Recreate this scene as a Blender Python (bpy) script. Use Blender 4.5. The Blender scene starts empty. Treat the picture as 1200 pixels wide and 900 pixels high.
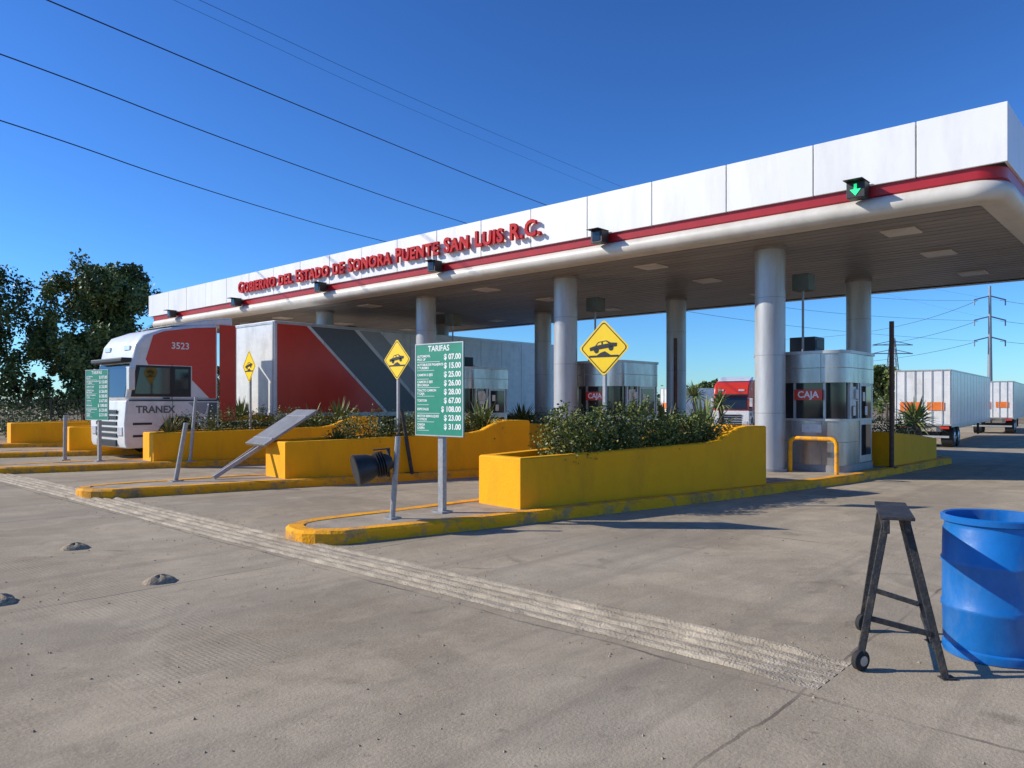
import bpy, math, random, bmesh
from mathutils import Vector, Matrix
random.seed(7)
sc=bpy.context.scene
sc.view_settings.view_transform='Standard'
try: sc.view_settings.look='None'
except Exception: pass
sc.view_settings.exposure=0
F=Vector((.7396,.673,0)); R=Vector((.673,-.7396,0)); UP=Vector((0,0,1))
def W(l,d,z=0): return F*d+R*l+Vector((0,0,z))
def PX(u,v,d): return W((u-600)/880*d,d,1.6+(470-v)/880*d)

# ---------------- materials
def mat(name,col,rough=.6,metal=0,var=.12,scale=6,bump=0,bscale=40,col2=None,thr=None,stretch=None,emit=0,spec=.5,dirt=None):
    m=bpy.data.materials.new(name); m.use_nodes=True
    nt=m.node_tree; b=nt.nodes['Principled BSDF']
    b.inputs['Roughness'].default_value=rough; b.inputs['Metallic'].default_value=metal
    b.inputs['Specular IOR Level'].default_value=spec
    tc=nt.nodes.new('ShaderNodeNewGeometry')
    src=tc.outputs['Position']
    if stretch:
        mp=nt.nodes.new('ShaderNodeMapping'); mp.inputs['Scale'].default_value=stretch
        nt.links.new(src,mp.inputs['Vector']); src=mp.outputs['Vector']
    n=nt.nodes.new('ShaderNodeTexNoise'); n.inputs['Scale'].default_value=scale; n.inputs['Detail'].default_value=5
    n.inputs['Roughness'].default_value=.65
    nt.links.new(src,n.inputs['Vector'])
    r=nt.nodes.new('ShaderNodeValToRGB')
    c=Vector(col)
    if col2 is None:
        a=c*(1-var*1.6); d=c*(1+var)
        r.color_ramp.elements[0].position=.3; r.color_ramp.elements[1].position=.7
    else:
        a=Vector(col2); d=c
        t=thr or .45
        r.color_ramp.elements[0].position=t-.06; r.color_ramp.elements[1].position=t+.06
    r.color_ramp.elements[0].color=(max(a[0],0),max(a[1],0),max(a[2],0),1)
    r.color_ramp.elements[1].color=(min(d[0],1),min(d[1],1),min(d[2],1),1)
    nt.links.new(n.outputs['Fac'],r.inputs['Fac']); out=r.outputs['Color']
    if dirt:
        mp=nt.nodes.new('ShaderNodeMapping'); mp.inputs['Scale'].default_value=dirt[2]; nt.links.new(tc.outputs['Position'],mp.inputs['Vector'])
        n3=nt.nodes.new('ShaderNodeTexNoise'); n3.inputs['Scale'].default_value=1; n3.inputs['Detail'].default_value=6; n3.inputs['Roughness'].default_value=.7
        nt.links.new(mp.outputs['Vector'],n3.inputs['Vector'])
        r3=nt.nodes.new('ShaderNodeValToRGB'); r3.color_ramp.elements[0].position=.48; r3.color_ramp.elements[0].color=(0,0,0,1); r3.color_ramp.elements[1].position=.76; r3.color_ramp.elements[1].color=(dirt[1],)*3+(1,)
        nt.links.new(n3.outputs['Fac'],r3.inputs['Fac'])
        x=nt.nodes.new('ShaderNodeMix'); x.data_type='RGBA'; nt.links.new(r3.outputs['Color'],x.inputs[0]); nt.links.new(out,x.inputs[6]); x.inputs[7].default_value=(*dirt[0],1); out=x.outputs[2]
    nt.links.new(out,b.inputs['Base Color'])
    if bump:
        n2=nt.nodes.new('ShaderNodeTexNoise'); n2.inputs['Scale'].default_value=bscale; n2.inputs['Detail'].default_value=4
        nt.links.new(tc.outputs['Position'],n2.inputs['Vector'])
        bp=nt.nodes.new('ShaderNodeBump'); bp.inputs['Strength'].default_value=bump; bp.inputs['Distance'].default_value=.02
        nt.links.new(n2.outputs['Fac'],bp.inputs['Height']); nt.links.new(bp.outputs['Normal'],b.inputs['Normal'])
    if emit:
        b.inputs['Emission Color'].default_value=(*col,1); b.inputs['Emission Strength'].default_value=emit
    return m
M={}
M['yellow']=mat('planter_yellow_paint',(1.0,.42,.004),.75,0,.04,2,.25,30,spec=.25,dirt=((.55,.22,.02),.5,(1.6,1.6,.5)))
M['kerb']=mat('worn_kerb_paint',(.95,.40,.010),.8,0,.08,4,.5,30,spec=.25,col2=(.45,.27,.11),thr=.42,dirt=((.2,.13,.075),.75,(2.2,2.2,3)))
M['isl']=mat('island_concrete',(.40,.325,.235),.9,0,.2,2.5,.4,60,dirt=((.2,.15,.10),.8,(2,2,2)))
M['soil']=mat('planter_soil',(.12,.08,.05),1,0,.3,9,.6,40)
M['rumble']=mat('rumble_concrete',(.47,.39,.28),.95,0,.25,3,.8,60,dirt=((.22,.175,.12),.85,(3,1.4,2)))
M['white']=mat('white_panel',(.82,.81,.79),.4,0,.03,1.2,stretch=(1,1,.3),dirt=((.55,.52,.48),.5,(1.5,1.5,.35)))
M['whitep']=mat('white_truck_paint',(.78,.78,.76),.3,0,.05,2,stretch=(1,1,3),dirt=((.42,.38,.33),.6,(1.5,1.5,.6)))
M['red']=mat('red_stripe',(.42,.012,.02),.4,0,.1,3)
M['letter']=mat('red_letter',(.50,.008,.015),.6,0,.1,5,spec=.2)
M['dark']=mat('dark_gap',(.03,.03,.03),.8)
M['ceil']=mat('soffit_slat',(.27,.235,.205),.45,0,.15,.8,stretch=(3,.3,1),dirt=((.15,.13,.11),.5,(1.2,.3,1)))
M['bull']=mat('bullnose_white',(.68,.63,.55),.45,0,.06,1.5,dirt=((.36,.30,.23),.5,(1,1,1)))
M['roof']=mat('roof_sheet',(.3,.29,.28),.7)
M['col']=mat('column_silver_paint',(.48,.485,.49),.42,.25,.06,2,stretch=(1,1,.4),dirt=((.24,.22,.19),.6,(3,3,.5)))
M['metal']=mat('booth_silver_cladding',(.46,.45,.44),.27,.75,.15,2.5,stretch=(2,2,.5),dirt=((.2,.18,.15),.6,(3,3,.7)))
M['galv']=mat('galvanised_post',(.36,.36,.36),.5,.4,.15,20)
M['glass']=mat('dark_glass',(.02,.022,.025),.06,0,.1,2,spec=.6)
M['frame']=mat('aluminium_frame',(.52,.51,.50),.4,.4,.05,dirt=((.25,.23,.2),.5,(3,3,1)))
M['black']=mat('black_plastic',(.02,.02,.022),.5,0,.2,20)
M['blacksteel']=mat('black_steel',(.035,.035,.038),.55,.3,.3,25,.3,60,dirt=((.16,.12,.08),.5,(9,9,9)))
M['rubber']=mat('tyre_rubber',(.03,.028,.026),.85,0,.2,20)
M['hub']=mat('wheel_hub',(.5,.5,.5),.4,.7)
M['signy']=mat('sign_yellow',(1.0,.64,.004),.45,0,.04,5)
M['signb']=mat('sign_black',(.015,.015,.015),.5)
M['green']=mat('sign_green',(.014,.26,.155),.45,0,.08,5)
M['signw']=mat('sign_white',(.85,.85,.82),.5,0,.03)
M['barrel']=mat('blue_barrel_plastic',(.006,.15,.48),.38,0,.12,3,.12,14,dirt=((.12,.22,.38),.7,(3,3,1.5)))
M['redp']=mat('red_truck_paint',(.66,.04,.018),.32,0,.05,2)
M['gray1']=mat('dark_grey_livery',(.12,.125,.135),.35,0,.05)
M['gray2']=mat('light_grey_livery',(.36,.36,.37),.35,0,.05)
M['lamp_g']=mat('green_arrow_light',(.02,.85,.25),.4,0,.01,emit=.8)
M['orange']=mat('orange_placard',(.85,.2,.03),.5)
M['bark']=mat('bark',(.10,.075,.055),.95,0,.3,8,.8,20)
M['cable']=mat('cable',(.02,.02,.025),.6)
M['steel_far']=mat('tower_steel',(.30,.32,.34),.5,.3)
M['lens']=mat('headlight_lens',(.7,.72,.75),.1,.2)
M['paper']=mat('paper_notice',(.75,.73,.68),.7,0,.1,20)
M['brown']=mat('rusty_brown',(.10,.05,.035),.7,0,.3,12)
M['roof_g']=mat('olive_box',(.12,.13,.10),.6)
M['stone']=mat('stone_debris',(.36,.28,.19),.95,0,.3,30,.6,50)
for k,c in dict(leaf1=(.12,.15,.03),leaf2=(.20,.22,.045),leaf3=(.06,.09,.02),leafd1=(.11,.15,.04),leafd2=(.17,.21,.055),leafd3=(.06,.09,.025),aga=(.14,.20,.06),aga2=(.26,.28,.09),dry=(.30,.24,.09)).items():
    M[k]=mat('foliage_'+k,c,.5,0,.25,4,spec=.4)

# ---------------- mesh helpers
def root(name,loc=(0,0,0)):
    e=bpy.data.objects.new(name,None); e.empty_display_size=.3; e.location=loc
    sc.collection.objects.link(e); return e
def attach(o,parent):
    if parent is not None:
        o.parent=parent; o.matrix_parent_inverse=Matrix.Translation(parent.location).inverted()
class MB:
    def __init__(s,T=None): s.v=[];s.f=[];s.T=T
    def add(s,vs,fs):
        n=len(s.v)
        for p in vs:
            p=Vector(p); s.v.append(s.T@p if s.T else p)
        for f in fs: s.f.append([i+n for i in f])
    def box(s,a,b):
        x0,y0,z0=a;x1,y1,z1=b
        s.add([(x0,y0,z0),(x1,y0,z0),(x1,y1,z0),(x0,y1,z0),(x0,y0,z1),(x1,y0,z1),(x1,y1,z1),(x0,y1,z1)],
              [(0,3,2,1),(4,5,6,7),(0,1,5,4),(1,2,6,5),(2,3,7,6),(3,0,4,7)])
    def bar(s,p,q,w,h,up=UP):
        p=Vector(p);q=Vector(q);d=(q-p).normalized()
        u=d.cross(up)
        if u.length<1e-3: u=d.cross(Vector((1,0,0)))
        u.normalize(); v=u.cross(d); u=u*w/2; v=v*h/2
        s.add([p-u-v,p+u-v,p+u+v,p-u+v,q-u-v,q+u-v,q+u+v,q-u+v],[(0,3,2,1),(4,5,6,7),(0,1,5,4),(1,2,6,5),(2,3,7,6),(3,0,4,7)])
    def tube(s,pts,rs,seg=16,cap=True):
        pts=[Vector(p) for p in pts]
        if not isinstance(rs,(list,tuple)): rs=[rs]*len(pts)
        d0=(pts[1]-pts[0]).normalized()
        u=d0.orthogonal().normalized(); vs=[]
        for i,p in enumerate(pts):
            if i==0: d=d0
            elif i==len(pts)-1:
                d=(pts[i]-pts[i-1]); d=d.normalized() if d.length>1e-6 else d0
            else:
                d=(pts[i+1]-pts[i-1])
                d=d.normalized() if d.length>1e-6 else d0
            u=(u-d*u.dot(d)); u.normalize(); w=d.cross(u)
            for k in range(seg):
                a=2*math.pi*k/seg; vs.append(p+(u*math.cos(a)+w*math.sin(a))*rs[i])
        fs=[]
        for i in range(len(pts)-1):
            for k in range(seg):
                a=i*seg+k;b=i*seg+(k+1)%seg; fs.append((a,b,b+seg,a+seg))
        if cap:
            fs.append(tuple(range(seg-1,-1,-1))); fs.append(tuple((len(pts)-1)*seg+k for k in range(seg)))
        s.add(vs,fs)
    def lathe(s,prof,center,seg=40):
        cx,cy,cz=center; vs=[];fs=[]
        for r,z in prof:
            for k in range(seg):
                a=2*math.pi*k/seg; vs.append((cx+r*math.cos(a),cy+r*math.sin(a),cz+z))
        for i in range(len(prof)-1):
            for k in range(seg):
                a=i*seg+k;b=i*seg+(k+1)%seg; fs.append((a,b,b+seg,a+seg))
        s.add(vs,fs)
    def poly(s,pts): s.add(pts,[tuple(range(len(pts)))])
    def extr(s,pts,dv):
        n=len(pts); dv=Vector(dv); a=[Vector(p) for p in pts]; b=[p+dv for p in a]
        s.add(a+b,[tuple(range(n-1,-1,-1)),tuple(range(n,2*n))]+[(i,(i+1)%n,(i+1)%n+n,i+n) for i in range(n)])
    def make(s,name,m,parent=None,bevel=0,smooth=False,seg=2,recalc=True):
        me=bpy.data.meshes.new(name); me.from_pydata([tuple(p) for p in s.v],[],s.f)
        if recalc:
            bm=bmesh.new(); bm.from_mesh(me); bmesh.ops.recalc_face_normals(bm,faces=bm.faces); bm.to_mesh(me); bm.free()
        ms=m if isinstance(m,list) else [m]
        for x in ms: me.materials.append(x)
        o=bpy.data.objects.new(name,me); sc.collection.objects.link(o); attach(o,parent)
        if bevel:
            b=o.modifiers.new('bevel','BEVEL'); b.width=bevel; b.segments=seg; b.limit_method='ANGLE'; b.angle_limit=math.radians(35)
        if smooth:
            me.polygons.foreach_set('use_smooth',[True]*len(me.polygons))
            try: me.set_sharp_from_angle(angle=math.radians(40))
            except Exception: pass
        me.update(); return o
def text(body,size,loc,face,m,parent,name='lettering',align='CENTER',extrude=.002,offset=0,width=None,smallcaps=False,xs=1,rot=0,T=None):
    cu=bpy.data.curves.new(name,'FONT'); cu.body=body; cu.size=size; cu.extrude=extrude; cu.offset=offset
    cu.align_x=align; cu.align_y='CENTER'; cu.resolution_u=3
    if smallcaps:
        cu.small_caps_scale=.86; cu.space_character=1.12
        for cf in cu.body_format: cf.use_small_caps=True
    o=bpy.data.objects.new(name,cu); sc.collection.objects.link(o); cu.materials.append(m)
    if face=='-X': B=Matrix(((0,0,-1),(-1,0,0),(0,1,0))).to_4x4()
    elif face=='-Y': B=Matrix(((1,0,0),(0,0,-1),(0,1,0))).to_4x4()
    B=Matrix.Translation(loc)@B@Matrix.Rotation(rot,4,'Z')@Matrix.Diagonal((xs,1,1,1))
    if T: B=T@B
    bpy.context.view_layer.update()
    dg=bpy.context.evaluated_depsgraph_get()
    me=bpy.data.meshes.new_from_object(o.evaluated_get(dg))
    if width:
        w=max(v.co.x for v in me.vertices)-min(v.co.x for v in me.vertices)
        for v in me.vertices: v.co.x*=width/w
    me.transform(B)
    bpy.data.objects.remove(o)
    o=bpy.data.objects.new(name,me); sc.collection.objects.link(o); attach(o,parent)
    return o
def offset_poly(pts,d):
    n=len(pts); out=[]
    A=sum(pts[i][0]*pts[(i+1)%n][1]-pts[(i+1)%n][0]*pts[i][1] for i in range(n))
    sg=1 if A>0 else -1
    for i in range(n):
        p=Vector(pts[i][:2]);a=Vector(pts[i-1][:2]);b=Vector(pts[(i+1)%n][:2])
        e1=(p-a).normalized();e2=(b-p).normalized()
        n1=Vector((-e1.y,e1.x))*sg;n2=Vector((-e2.y,e2.x))*sg
        m=(n1+n2); m.normalize(); c=max(m.dot(n1),.5)
        out.append(p+m*(d/c))
    return out

# ---------------- ground
def gz(x,y):
    t=min(max((x-27)/10,0),1); return -.7*(t*t*(3-2*t))
def coords(lo,hi):
    c=[]; x=-20.
    while x<60: c.append(x); x+=2.
    st=2.; x=60.
    while x<hi: c.append(x); st*=1.35; x+=st
    c.append(hi); st=2.; x=-20.; d=[]
    while x>-lo: st*=1.35; x-=st; d.append(x)
    return d[::-1]+c
xs=coords(800,3000); ys=coords(800,3000)
g=MB(); g.v=[Vector((x,y,gz(x,y))) for x in xs for y in ys]
ny=len(ys)
g.f=[(i*ny+j,(i+1)*ny+j,(i+1)*ny+j+1,i*ny+j+1) for i in range(len(xs)-1) for j in range(ny-1)]
def ground_mat():
    m=bpy.data.materials.new('dusty_concrete_pavement'); m.use_nodes=True; nt=m.node_tree; N=nt.nodes; L=nt.links
    b=N['Principled BSDF']; b.inputs['Roughness'].default_value=.92; b.inputs['Specular IOR Level'].default_value=.12
    geo=N.new('ShaderNodeNewGeometry'); P=geo.outputs['Position']
    def noise(s,det=6,stretch=None,r=.6,dist=0):
        n=N.new('ShaderNodeTexNoise'); n.inputs['Scale'].default_value=s; n.inputs['Detail'].default_value=det; n.inputs['Roughness'].default_value=r
        n.inputs['Distortion'].default_value=dist
        if stretch:
            mp=N.new('ShaderNodeMapping'); mp.inputs['Scale'].default_value=stretch; L.new(P,mp.inputs['Vector']); L.new(mp.outputs['Vector'],n.inputs['Vector'])
        else: L.new(P,n.inputs['Vector'])
        return n.outputs['Fac']
    def ramp(f,stops):
        r=N.new('ShaderNodeValToRGB'); e=r.color_ramp.elements
        for i,(p,c) in enumerate(stops):
            if i<2: e[i].position=p
            else: e.new(p)
        for i,(p,c) in enumerate(stops):
            e[i].position=p; e[i].color=(*c,1) if isinstance(c,tuple) else (c,c,c,1)
        L.new(f,r.inputs['Fac']); return r.outputs['Color']
    def mix(f,a,bb,t='MIX'):
        x=N.new('ShaderNodeMix'); x.data_type='RGBA'; x.blend_type=t
        if isinstance(f,float): x.inputs[0].default_value=f
        else: L.new(f,x.inputs[0])
        for s,q in ((6,a),(7,bb)):
            if isinstance(q,tuple): x.inputs[s].default_value=(*q,1)
            else: L.new(q,x.inputs[s])
        return x.outputs[2]
    def math_(op,a,bb=None,c=None):
        x=N.new('ShaderNodeMath'); x.operation=op
        for i,q in enumerate((a,bb,c)):
            if q is None: continue
            if isinstance(q,(int,float)): x.inputs[i].default_value=q
            else: L.new(q,x.inputs[i])
        return x.outputs[0]
    sep=N.new('ShaderNodeSeparateXYZ'); L.new(P,sep.inputs[0]); X,Y=sep.outputs[0],sep.outputs[1]
    base=ramp(noise(.35,8,None,.65),[(.3,(.31,.245,.165)),(.5,(.41,.335,.235)),(.7,(.49,.41,.295))])
    fine=ramp(noise(45,4),[(.3,.78),(.7,1.12)])
    base=mix(1.0,base,fine,'MULTIPLY')
    mid=ramp(noise(3.5,6,None,.7),[(.3,.86),(.7,1.08)])
    base=mix(1.0,base,mid,'MULTIPLY')
    lane=ramp(noise(.45,6,(.35,1.1,1)),[(.42,0.),(.62,1.)])
    base=mix(math_('MULTIPLY',lane,.5),base,(.29,.25,.19))
    dust=ramp(noise(.8,8,None,.7,1.0),[(.48,0.),(.7,1.)])
    base=mix(math_('MULTIPLY',dust,.6),base,(.55,.45,.315))
    oil=ramp(noise(1.3,5,None,.6,1.2),[(.62,0.),(.74,1.)])
    base=mix(math_('MULTIPLY',oil,.6),base,(.15,.12,.085))
    spots=ramp(noise(7,3,None,.5,.3),[(.68,0.),(.75,1.)])
    base=mix(math_('MULTIPLY',spots,.5),base,(.17,.135,.10))
    wob=math_('MULTIPLY',math_('SUBTRACT',noise(.9,4),.5),.16)
    def joints(c,per,off,w):
        f=math_('FRACT',math_('DIVIDE',math_('ADD',math_('ADD',c,wob),off),per))
        dd=math_('MULTIPLY',math_('ABSOLUTE',math_('SUBTRACT',f,.5)),per)
        return math_('LESS_THAN',dd,w)
    j=math_('MAXIMUM',joints(X,4.5,-4.1+2.25,.012),joints(Y,5.0,-1.6+2.5,.010))
    jb=math_('MULTIPLY',j,ramp(noise(1.1,3),[(.4,.15),(.6,.8)]))
    base=mix(jb,base,(.13,.105,.08))
    tm=ramp(noise(1.0,5,(.06,3.2,1)),[(.52,0.),(.68,1.)])
    base=mix(math_('MULTIPLY',tm,.4),base,(.22,.18,.135))
    far=math_('MAXIMUM',math_('GREATER_THAN',Y,44),math_('MAXIMUM',math_('GREATER_THAN',X,90),math_('LESS_THAN',Y,-45)))
    des=ramp(noise(.12,6),[(.35,(.13,.11,.06)),(.6,(.30,.235,.16))])
    base=mix(far,base,des)
    L.new(base,b.inputs['Base Color'])
    h=math_('ADD',math_('MULTIPLY',noise(60,4),.5),math_('MULTIPLY',noise(5,5),.6))
    wv=N.new('ShaderNodeTexWave'); wv.inputs['Scale'].default_value=9; wv.inputs['Distortion'].default_value=.5; L.new(P,wv.inputs['Vector'])
    wv2=N.new('ShaderNodeTexWave'); wv2.bands_direction='Y'; wv2.inputs['Scale'].default_value=9; wv2.inputs['Distortion'].default_value=.5; L.new(P,wv2.inputs['Vector'])
    gm=ramp(noise(.5,3),[(.45,0.),(.6,1.)])
    gm=math_('MULTIPLY',gm,math_('LESS_THAN',X,2.6))
    h=math_('ADD',h,math_('MULTIPLY',math_('MULTIPLY',math_('ADD',wv.outputs['Fac'],wv2.outputs['Fac']),gm),.16))
    h=math_('SUBTRACT',h,math_('MULTIPLY',j,.5))
    bp=N.new('ShaderNodeBump'); bp.inputs['Strength'].default_value=.45; bp.inputs['Distance'].default_value=.02
    L.new(h,bp.inputs['Height']); L.new(bp.outputs['Normal'],b.inputs['Normal'])
    return m
g.make('ground',ground_mat(),recalc=False,smooth=False)

# rumble strip (5 low ridges)
rs=MB(); prof=[]
nr=5; w=.125
for i in range(nr):
    for k in range(5):
        t=k/4; prof.append((4.18+i*w+t*w*.82, .026*math.sin(math.pi*t)**.6 if 0<t<1 else 0))
yl=[1.55+.11*i for i in range(0,345)]
def ns(a,b): return math.sin(a*12.9+b*78.2)*43758.5%1
vs=[]
for j,y in enumerate(yl):
    for i,(x,z) in enumerate(prof):
        r=i//5
        amp=.45+.7*(.5+.5*math.sin(y*1.3+r*2.1)*math.sin(y*.37+r))
        end=min(1,max(0,(y-1.6-.22*ns(r,3))/.35)); end=end*end*(3-2*end)
        vs.append((x+.03*math.sin(y*.5)+(ns(i,j)-.5)*.014, y, .003+z*amp*end+(ns(j,i)*.004*end if z>.005 else -.004*(1-end))))
np_=len(prof)
rs.add(vs,[(j*np_+i,j*np_+i+1,(j+1)*np_+i+1,(j+1)*np_+i) for j in range(len(yl)-1) for i in range(np_-1)])
rs.make('rumble_strip',M['rumble'],recalc=False,smooth=False)

for (u,v,rr) in ((88,643,.13),(187,682,.13),(0,706,.13)):
    d=1.6*880/(v-470); c=W((u-600)/880*d,d)
    s=MB(); sg=20; prof2=[(1.0,-.004),(.9,.018),(.72,.036),(.45,.05),(.2,.056),(.01,.058)]
    random.seed(u); ph=random.random()*6
    vs=[(c.x+r_*rr*(1+.13*math.sin(2*math.pi*k/sg*2+ph)+.06*math.sin(2*math.pi*k/sg*5+ph))*math.cos(2*math.pi*k/sg), c.y+r_*rr*(1+.13*math.sin(2*math.pi*k/sg*2+ph)+.05*math.sin(2*math.pi*k/sg*5))*math.sin(2*math.pi*k/sg), z*(1+.2*math.sin(k*1.3))) for r_,z in prof2 for k in range(sg)]
    s.add(vs,[(i*sg+k,i*sg+(k+1)%sg,(i+1)*sg+(k+1)%sg,(i+1)*sg+k) for i in range(5) for k in range(sg)])
    s.make('pavement_stud',M['stone'],smooth=True)
random.seed(77); s=MB()
for _ in range(1100):
    t=random.random()
    if t<.45: x=random.choice((4.1,4.85))+random.gauss(0,.12); y=random.uniform(1.2,14)
    elif t<.75: x=random.uniform(.8,4); y=random.uniform(-1,9)
    else: x=random.uniform(5,13); y=random.uniform(2,6)
    q=random.uniform(.004,.013)
    a=random.random()*3; pts=[Vector((math.cos(a+i*2.094)*q,math.sin(a+i*2.094)*q,0))+Vector((x,y,.0)) for i in range(3)]
    s.add(pts+[Vector((x+random.uniform(-.3,.3)*q,y,q*.9))],[(0,1,3),(1,2,3),(2,0,3)])
s.make('gravel_debris',M['stone'])

# ---------------- islands
def off(x,i):
    t=min(max((x-4.6)/8.4,0),1); return i*(6.15-.70*t)
near=[(5.1,6.98),(6.57,6.60),(8.65,6.18),(10.9,5.68),(12.8,5.35),(15.5,4.95),(19,4.75),(21.8,4.62)]
farS=[(22.0,7.4),(20,7.6),(15,7.75),(10,7.85),(7,7.98),(5.2,8.12)]
def rounded_tip(p,q,n,bulge,sgn):
    out=[]
    for k in range(1,n):
        t=k/n; a=math.pi*t
        y=p[1]+(q[1]-p[1])*(.5-.5*math.cos(a)); x=p[0]+(q[0]-p[0])*t+sgn*bulge*math.sin(a)
        out.append((x,y))
    return out
for i in range(5):
    pts=near+rounded_tip(near[-1],farS[0],8,1.0,1)+farS+rounded_tip(farS[-1],near[0],10,.55,-1)
    nx=-.25 if i>0 else 0
    pts=[(x+(nx if x<6 else 0),y+off(x,i)) for x,y in pts]
    dp=[]
    for a in range(len(pts)):
        p,q=Vector(pts[a]),Vector(pts[(a+1)%len(pts)]); m_=max(1,int((q-p).length/.35))
        for t in range(m_):
            z=p.lerp(q,t/m_); dp.append((z.x+random.uniform(-.008,.008),z.y+random.uniform(-.012,.012)))
    pts=dp
    r=root('traffic_island',(12,6.4+off(12,i),0))
    o1=offset_poly(pts,.035); o2=offset_poly(pts,.2)
    n=len(pts); k=MB()
    zt=[.15+random.uniform(-.006,.006) for _ in range(n)]
    vs=[(p[0],p[1],-.05) for p in pts]+[(p[0],p[1],zt[t]-.03) for t,p in enumerate(pts)]+[(p[0],p[1],zt[t]) for t,p in enumerate(o1)]+[(p[0],p[1],zt[t]) for t,p in enumerate(o2)]+[(p[0],p[1],.10) for p in o2]
    fs=[]
    for L_ in range(4):
        for a in range(n):
            b=(a+1)%n; fs.append((L_*n+a,L_*n+b,(L_+1)*n+b,(L_+1)*n+a))
    k.add(vs,fs); k.make('kerb',M['kerb'],r,recalc=True)
    s=MB(); s.poly([(p[0],p[1],.139) for p in o2]); s.make('island_surface',M['isl'],r)
    def planter(nn,ff,name):
        pr=root(name,(nn[0][0],nn[0][1]+off(nn[0][0],i),.14))
        loop=[(x,y+off(x,i),z) for x,y,z in nn]+[(x,y+off(x,i),z) for x,y,z in ff]
        p2=[(a,b) for a,b,c in loop]; inn=offset_poly(p2,.16); q=len(loop); k=MB()
        vs=[(a,b,.13) for a,b,c in loop]+[(a,b,c-.02) for a,b,c in loop]
        oo=offset_poly(p2,.02)
        vs+=[(oo[t][0],oo[t][1],loop[t][2]) for t in range(q)]+[(inn[t][0],inn[t][1],loop[t][2]) for t in range(q)]+[(inn[t][0],inn[t][1],.3) for t in range(q)]
        fs=[]
        for L_ in range(4):
            for a in range(q):
                b=(a+1)%q; fs.append((L_*q+a,L_*q+b,(L_+1)*q+b,(L_+1)*q+a))
        k.add(vs,fs); k.make('wall',M['yellow'],pr)
        s=MB(); s.poly([(p[0],p[1],.62) for p in inn]); s.make('soil',M['soil'],pr)
    nn=[(7.55,6.72,.83),(9.5,6.27,.87),(11.3,5.86,.92),(11.55,5.80,.97),(11.75,5.76,1.07),(11.95,5.71,1.14),(12.2,5.66,1.17),(12.7,5.55,1.17)]
    ff=[(12.85,7.25,1.17),(12.2,7.3,1.17),(11.95,7.32,1.14),(11.7,7.34,1.05),(11.4,7.36,.93),(7.65,7.6,.83)]
    planter(nn,ff,'yellow_planter_wall')
    planter([(18.1,5.0,.9),(20.0,4.93,.78),(21.4,4.87,.66)],[(21.5,7.0,.66),(20,7.05,.78),(18.1,7.1,.9)],'yellow_planter_wall')

# ---------------- canopy
cr=root('toll_plaza_canopy',(18.7,18,4.8))
X0,X1,Y0,Y1=13.65,23.9,2.12,34.0
def rring(prof,rad,name,m):
    seg=10; base=[]
    for cx,cy,a0 in ((X1-rad,Y1-rad,0),(X0+rad,Y1-rad,90),(X0+rad,Y0+rad,180),(X1-rad,Y0+rad,270)):
        for k in range(seg+1):
            a=math.radians(a0+90*k/seg); base.append((cx,cy,math.cos(a),math.sin(a)))
    n=len(base); vs=[];fs=[]
    for o_,z in prof:
        for cx,cy,c,s_ in base: vs.append((cx+c*(rad+o_),cy+s_*(rad+o_),z))
    for L_ in range(len(prof)-1):
        for a in range(n):
            b=(a+1)%n; fs.append((L_*n+a,L_*n+b,(L_+1)*n+b,(L_+1)*n+a))
    k=MB(); k.add(vs,fs); return k.make(name,m,cr,smooth=True)
bp_=[(-.35,5.10)]+[(-.15+.17*math.cos(a),4.94+.165*math.sin(a)) for a in [math.radians(t) for t in range(80,-91,-17)]]+[(-.45,4.775)]
rring(bp_,.55,'lower_bullnose',M['bull'])
rring([(-.16,5.06),(-.07,5.12),(-.055,5.288),(-.3,5.288)],.45,'red_band',M['red'])
k=MB(); k.box((X0+.06,Y0+.06,5.29),(X1-.06,Y1-.06,6.17)); k.make('roof_core',M['dark'],cr)
k=MB()
js=[Y0]+[3.41+1.68*n for n in range(19) if 3.41+1.68*n<Y1-.4]+[Y1]
gap=.010
for xx in (X0,X1-.055):
    for a,b in zip(js[:-1],js[1:]):
        e=random.uniform(-.004,.004); k.box((xx+e,a+gap,5.29),(xx+e+.055,b-gap,6.21))
xj=[X0+.06+ (X1-X0-.12)*t/6 for t in range(7)]
for yy in (Y0+.011,Y1-.066):
    for a,b in zip(xj[:-1],xj[1:]): k.box((a+gap,yy,5.29),(b-gap,yy+.055,6.208))
k.make('fascia_panels',M['white'],cr,bevel=.008)
k=MB(); k.box((X0+.3,Y0+.3,4.87),(X1-.3,Y1-.3,5.05)); k.make('ceiling_backing',M['dark'],cr)
k=MB(); x=X0+.33
while x<X1-.5:
    k.box((x,Y0+.3,4.80),(x+.265,Y1-.3,4.835)); x+=.31
k.make('ceiling_slats',M['ceil'],cr,bevel=.008,seg=1)
k=MB()
for i in range(6):
    for xx in (15.4,18.2,21.6):
        yy=4.1+5.45*i; k.box((xx-.3,yy-.3,4.77),(xx+.3,yy+.3,4.81))
k.make('ceiling_lights',M['bull'],cr,bevel=.02)
colY=[6.6+5.45*i for i in range(5)]
k=MB(); rg=MB()
for yy in colY:
    for xx in (15.3,20.9):
        k.tube([(xx,yy,.13),(xx,yy,4.82)],.305,32)
        for z in (1.35,2.55,3.75): rg.tube([(xx,yy,z-.006),(xx,yy,z+.006)],.3065,32,False)
        rg.tube([(xx,yy,4.74),(xx,yy,4.80)],.33,32); rg.tube([(xx,yy,.13),(xx,yy,.2)],.36,32)
k.make('support_columns',M['col'],cr,smooth=True); rg.make('column_collars',M['roof'],cr,smooth=True)
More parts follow.
